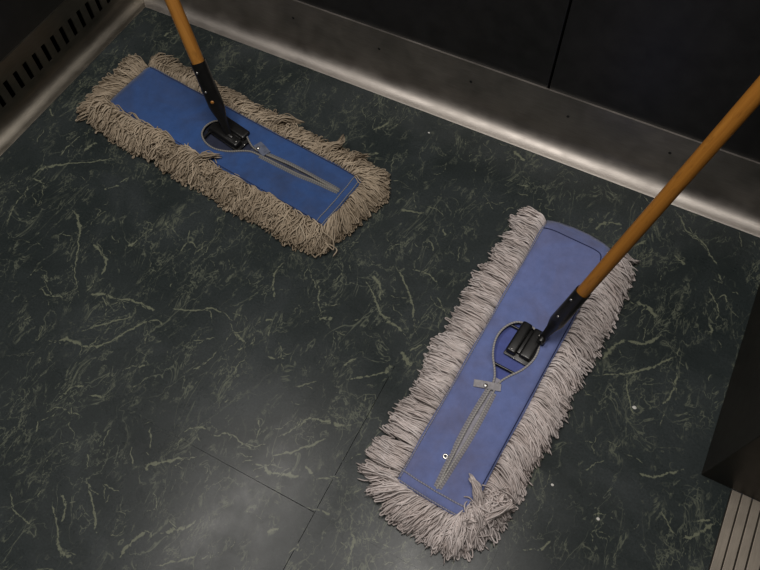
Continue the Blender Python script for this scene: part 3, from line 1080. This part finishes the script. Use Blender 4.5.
    for (c, r, cnt, z) in spec.get('tangles', []):            # curled loops lying on top of the fringe
        for i in range(cnt):
            cc = np.array(c) + rs.randn(2) * r * 0.45
            a0 = rs.uniform(0, 6.28)
            rr = r * rs.uniform(0.35, 0.9)
            sw = rs.uniform(2.5, 5.0) * (1 if rs.rand() < 0.5 else -1)
            el = rs.uniform(0.5, 1.0)
            ro = rs.uniform(0, 3.14)
            path = []
            for t in np.linspace(0, 1, 6):
                x, y = rr * math.cos(a0 + sw * t), rr * el * math.sin(a0 + sw * t)
                path.append((cc[0] + x * math.cos(ro) - y * math.sin(ro), cc[1] + x * math.sin(ro) + y * math.cos(ro), z + rs.uniform(-0.008, 0.006)))
            emit(path, spec['yarn_r'] * 0.95, 0.5 + 0.25 * rs.randn())
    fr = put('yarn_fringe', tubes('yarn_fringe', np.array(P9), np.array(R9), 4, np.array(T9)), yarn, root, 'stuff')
    fr['label'] = spec['fringe_label']
    return root


ROPE_A = rope_material('grey_piping_dirty', (0.26, 0.25, 0.23))
ROPE_B = rope_material('grey_piping', (0.40, 0.39, 0.38))
THREAD_A = rope_material('grey_thread_dirty', (0.22, 0.23, 0.26))
THREAD_B = rope_material('grey_thread', (0.30, 0.30, 0.36))
SEAM_DARK = rope_material('dark_blue_seam', (0.035, 0.045, 0.11))  # dark lines along the hem and cloth edges

FAB1 = fabric_material('royal_blue_twill', (0.042, 0.100, 0.285), (0.048, 0.072, 0.155), 0.8)
FAB1_IN = fabric_material('dark_navy_lining', (0.030, 0.036, 0.065), (0.02, 0.022, 0.03), 0.6)  # lining coloured darker and greyer than the backing cloth
FAB2 = fabric_material('faded_blue_twill', (0.165, 0.215, 0.465), (0.165, 0.170, 0.29), 0.75)
FAB2_IN = fabric_material('faded_blue_lining', (0.10, 0.13, 0.38), (0.10, 0.11, 0.25), 0.5)
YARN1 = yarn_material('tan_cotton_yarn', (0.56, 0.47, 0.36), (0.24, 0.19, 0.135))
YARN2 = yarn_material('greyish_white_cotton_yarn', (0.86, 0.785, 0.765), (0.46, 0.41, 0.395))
WOOD1 = wood_material('orange_varnished_wood', (0.52, 0.235, 0.048), (0.34, 0.135, 0.022))
WOOD2 = wood_material('amber_varnished_wood', (0.46, 0.195, 0.032), (0.30, 0.115, 0.016))
TAPE1 = rope_material('grey_tape_dirty', (0.17, 0.175, 0.185))
TAPE2 = rope_material('grey_tape', (0.29, 0.28, 0.30))
PLACK1 = plain_material('navy_placket', (0.05, 0.06, 0.10), 0.95, 0, 0.4, 60)
PLACK2 = plain_material('grey_lilac_placket', (0.34, 0.33, 0.38), 0.95, 0, 0.2, 60)
TABM1 = plain_material('grey_blue_tab', (0.13, 0.15, 0.21), 0.9, 0, 0.3, 120)
TABM2 = plain_material('light_grey_tab', (0.36, 0.35, 0.37), 0.9, 0, 0.25, 120)

H, W_ = HALF_L, HALF_W
s2 = 0.7071
make_mop(dict(
    seed=11, centre=(0.462, -0.293), angle=math.radians(-6.294), bare_end=False, foot_half=0.073, wrinkle=0.5, skew=0.055,
    label='royal blue dust mop with tan fringe lying near the vented wall corner', cloth_label='royal blue cloth backing',
    fringe_label='dusty tan cotton yarn fringe',
    mats=(FAB1, FAB1_IN, ROPE_A, YARN1, WOOD1), tape=TAPE1, placket=PLACK1, tab_mat=TABM1,
    seams=[([(0.2885, -0.072), (0.290, -0.03), (0.290, 0.03), (0.2885, 0.072)], 0.0013, THREAD_A),
           ([(0.302, -0.073), (0.304, -0.03), (0.304, 0.03), (0.302, 0.073)], 0.0013, THREAD_A),
           ([(-0.30, 0.067), (-0.1, 0.068), (0.1, 0.068), (0.30, 0.069)], 0.0009, SEAM_DARK),
           ([(-0.30, -0.067), (-0.1, -0.068), (0.1, -0.068), (0.30, -0.069)], 0.0009, SEAM_DARK)],
    tab=((0.060, 0.022), (0.096, 0.010), 0.020), snap=(0.071, 0.012), socket=None,
    clip=(-0.012, 0.016, -0.10), clip_scale=(1.30, 1.30),
    axis_base=(0.4525, -0.2852, 0.060), axis_dir=(-0.3788, 0.2306, 0.8963), flat_normal=(0.6, -0.8, 0.1),
    handle_r=0.0136, socket_full=0.055, wood_start=0.149, handle_end=1.265, rivets=[(0.135, 0.55), (0.092, 0.5)], peep=(0.068, 0.15),
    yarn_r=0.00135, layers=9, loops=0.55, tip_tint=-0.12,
    fringe=[
        dict(**{'from': ((-H, -W_), (-s2, -s2)), 'to': ((H, -W_), (0.25, -1))}, len=0.058, skew=0.0, phase=0.0, wig=0.009, mess=0.42, skew_var=0.45, puff=1.5, clump=0.030, density=1.25),
        dict(**{'from': ((-H, W_), (-0.35, 1)), 'to': ((H, W_), (0.5, 1))}, len=0.056, skew=-0.22, phase=2.0, wig=0.006, mess=0.28, skew_var=0.35, puff=1.3, clump=0.030),
        dict(**{'from': ((-H - 0.004, -W_), (-s2, -s2)), 'to': ((-H - 0.004, W_), (-1, 0.25))}, len=0.070, skew=0.30, phase=4.0, wig=0.004, mess=0.12, skew_var=0.2, puff=1.1, clump=0.018, curl=-0.02, fan=0.06),
        dict(**{'from': ((H, -0.073), (0.35, -1)), 'to': ((H, 0.073), (1, 0.30))}, len=0.050, skew=-0.10, phase=6.0, wig=0.003, mess=0.08, skew_var=0.12, puff=1.2, clump=0.016, fan=0.07),
        dict(**{'from': ((H, 0.073), (1, 0.30)), 'to': ((H - 0.002, 0.0731), (0.15, 1))}, len=0.060, skew=-0.2, phase=8.0, wig=0.004, mess=0.2, skew_var=0.3, fan=0.05, density=0.8),
    ],
    tufts=[((-0.02, -0.085), (0.00, -0.070), (0.012, -0.052), 0.010, 26, 0.040, 0.040), ((0.20, 0.085), (0.215, 0.115), (0.205, 0.145), 0.008, 26, 0.040, 0.030),
           ((0.26, 0.09), (0.268, 0.11), (0.275, 0.135), 0.007, 22, 0.038, 0.022), ((0.06, 0.09), (0.08, 0.11), (0.10, 0.130), 0.008, 20, 0.040, 0.026)],
    tangles=[((-0.10, -0.100), 0.016, 26, 0.040), ((0.02, -0.098), 0.016, 30, 0.042), ((0.10, -0.098), 0.015, 24, 0.040), ((0.20, -0.096), 0.014, 22, 0.038), ((-0.20, -0.10), 0.014, 18, 0.038), ((0.10, 0.10), 0.012, 16, 0.038)],
))

make_mop(dict(
    seed=29, centre=(1.210, -0.487), angle=math.radians(-93.601), bare_end=True, foot_half=0.066, wrinkle=1.0, skew=0.0,
    label='faded periwinkle blue dust mop with whitish fringe lying nearest the doorway', cloth_label='faded periwinkle blue cloth backing',
    fringe_label='greyish white cotton yarn fringe',
    mats=(FAB2, FAB2_IN, ROPE_B, YARN2, WOOD2), tape=TAPE2, placket=PLACK2, tab_mat=TABM2,
    seams=[([(0.287, -0.067), (0.289, -0.03), (0.289, 0.02), (0.287, 0.066)], 0.0016, THREAD_B),
           ([(0.304, -0.066), (0.3055, -0.03), (0.3055, 0.03), (0.304, 0.066)], 0.0012, THREAD_B),
           ([(-0.284, -0.068), (-0.288, -0.03), (-0.288, 0.03), (-0.283, 0.054), (-0.268, 0.062)], 0.0011, SEAM_DARK),
           ([(-0.30, -0.0685), (-0.1, -0.067), (0.1, -0.065), (0.30, -0.063)], 0.0011, THREAD_B),
           ([(-0.30, 0.0675), (-0.1, 0.066), (0.1, 0.064), (0.30, 0.062)], 0.0010, SEAM_DARK)],
    tab=((0.087, -0.034), (0.070, 0.012), 0.014), snap=(0.0815, -0.013), socket=(0.229, -0.014),
    clip=(-0.034, 0.012, -0.05), clip_scale=(1.05, 1.22),
    axis_base=(1.2527, -0.4327, 0.070), axis_dir=(0.2085, 0.2882, 0.9346), flat_normal=(-0.2, -0.75, 0.55),
    handle_r=0.0117, socket_full=0.035, wood_start=0.121, handle_end=1.528, rivets=[(0.104, 0.45), (0.056, 0.3)], peep=None,
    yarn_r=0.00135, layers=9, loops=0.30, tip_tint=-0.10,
    fringe=[
        dict(**{'from': ((-H + 0.004, -W_), (-0.06, -1)), 'to': ((H, -0.066), (0.35, -1))}, len=0.063, skew=-0.06, phase=0.0, wig=0.0016, mess=0.06, skew_var=0.13, puff=1.0, clump=0.016, curl=-0.010, gather=0.5),
        dict(**{'from': ((-H + 0.012, W_), (-0.10, 1)), 'to': ((H - 0.05, 0.066), (0.12, 1))}, len=0.060, skew=0.0, phase=2.0, wig=0.002, mess=0.08, skew_var=0.22, puff=1.1, clump=0.028, curl=-0.016, gather=0.8),
        dict(**{'from': ((H, -0.066), (0.30, -1)), 'to': ((H, 0.05), (1, 0.10))}, len=0.062, skew=0.0, phase=4.0, wig=0.003, mess=0.10, skew_var=0.25, puff=1.0, clump=0.020, fan=0.07),
        dict(**{'from': ((H, 0.05), (1, 0.15)), 'to': ((H - 0.05, 0.066), (0.25, 1))}, len=0.060, skew=0.0, phase=6.0, wig=0.006, mess=0.25, skew_var=0.35, puff=1.3, clump=0.02, fan=0.07),
    ],
    tufts=[((0.278, 0.078), (0.258, 0.060), (0.240, 0.040), 0.0075, 60, 0.040, 0.046),
           ((-0.298, 0.070), (-0.305, 0.098), (-0.322, 0.128), 0.007, 34, 0.030, 0.004),
           ((0.30, 0.085), (0.270, 0.105), (0.245, 0.120), 0.008, 40, 0.036, 0.034),
           ((0.275, 0.070), (0.295, 0.088), (0.330, 0.085), 0.012, 60, 0.040, 0.014)],
    tangles=[((0.270, 0.088), 0.018, 40, 0.042), ((0.295, 0.072), 0.016, 36, 0.042), ((0.245, 0.098), 0.012, 16, 0.040)],
))

# ------------------------------------------------------------------ crumbs on the floor
for (x, y, r, lab) in CRUMBS:
    bm = bmesh.new()
    bmesh.ops.create_icosphere(bm, subdivisions=2, radius=r)
    for v in bm.verts:
        q = 1 + 0.5 * mnoise.noise(v.co * 600 + Vector((x * 50, y * 50, 0)))
        v.co = Vector((v.co.x * q * 1.25, v.co.y * q, max(v.co.z * 0.5 * q, -r * 0.4)))
    zmin = min(v.co.z for v in bm.verts)
    o = put('paper_crumb', bm_mesh('paper_crumb', bm), M['crumb'])
    o.location = (x, y, -zmin + 0.0006)
    o['label'] = lab
    o['category'] = 'crumb'
    o['group'] = 'crumbs on the tiles'
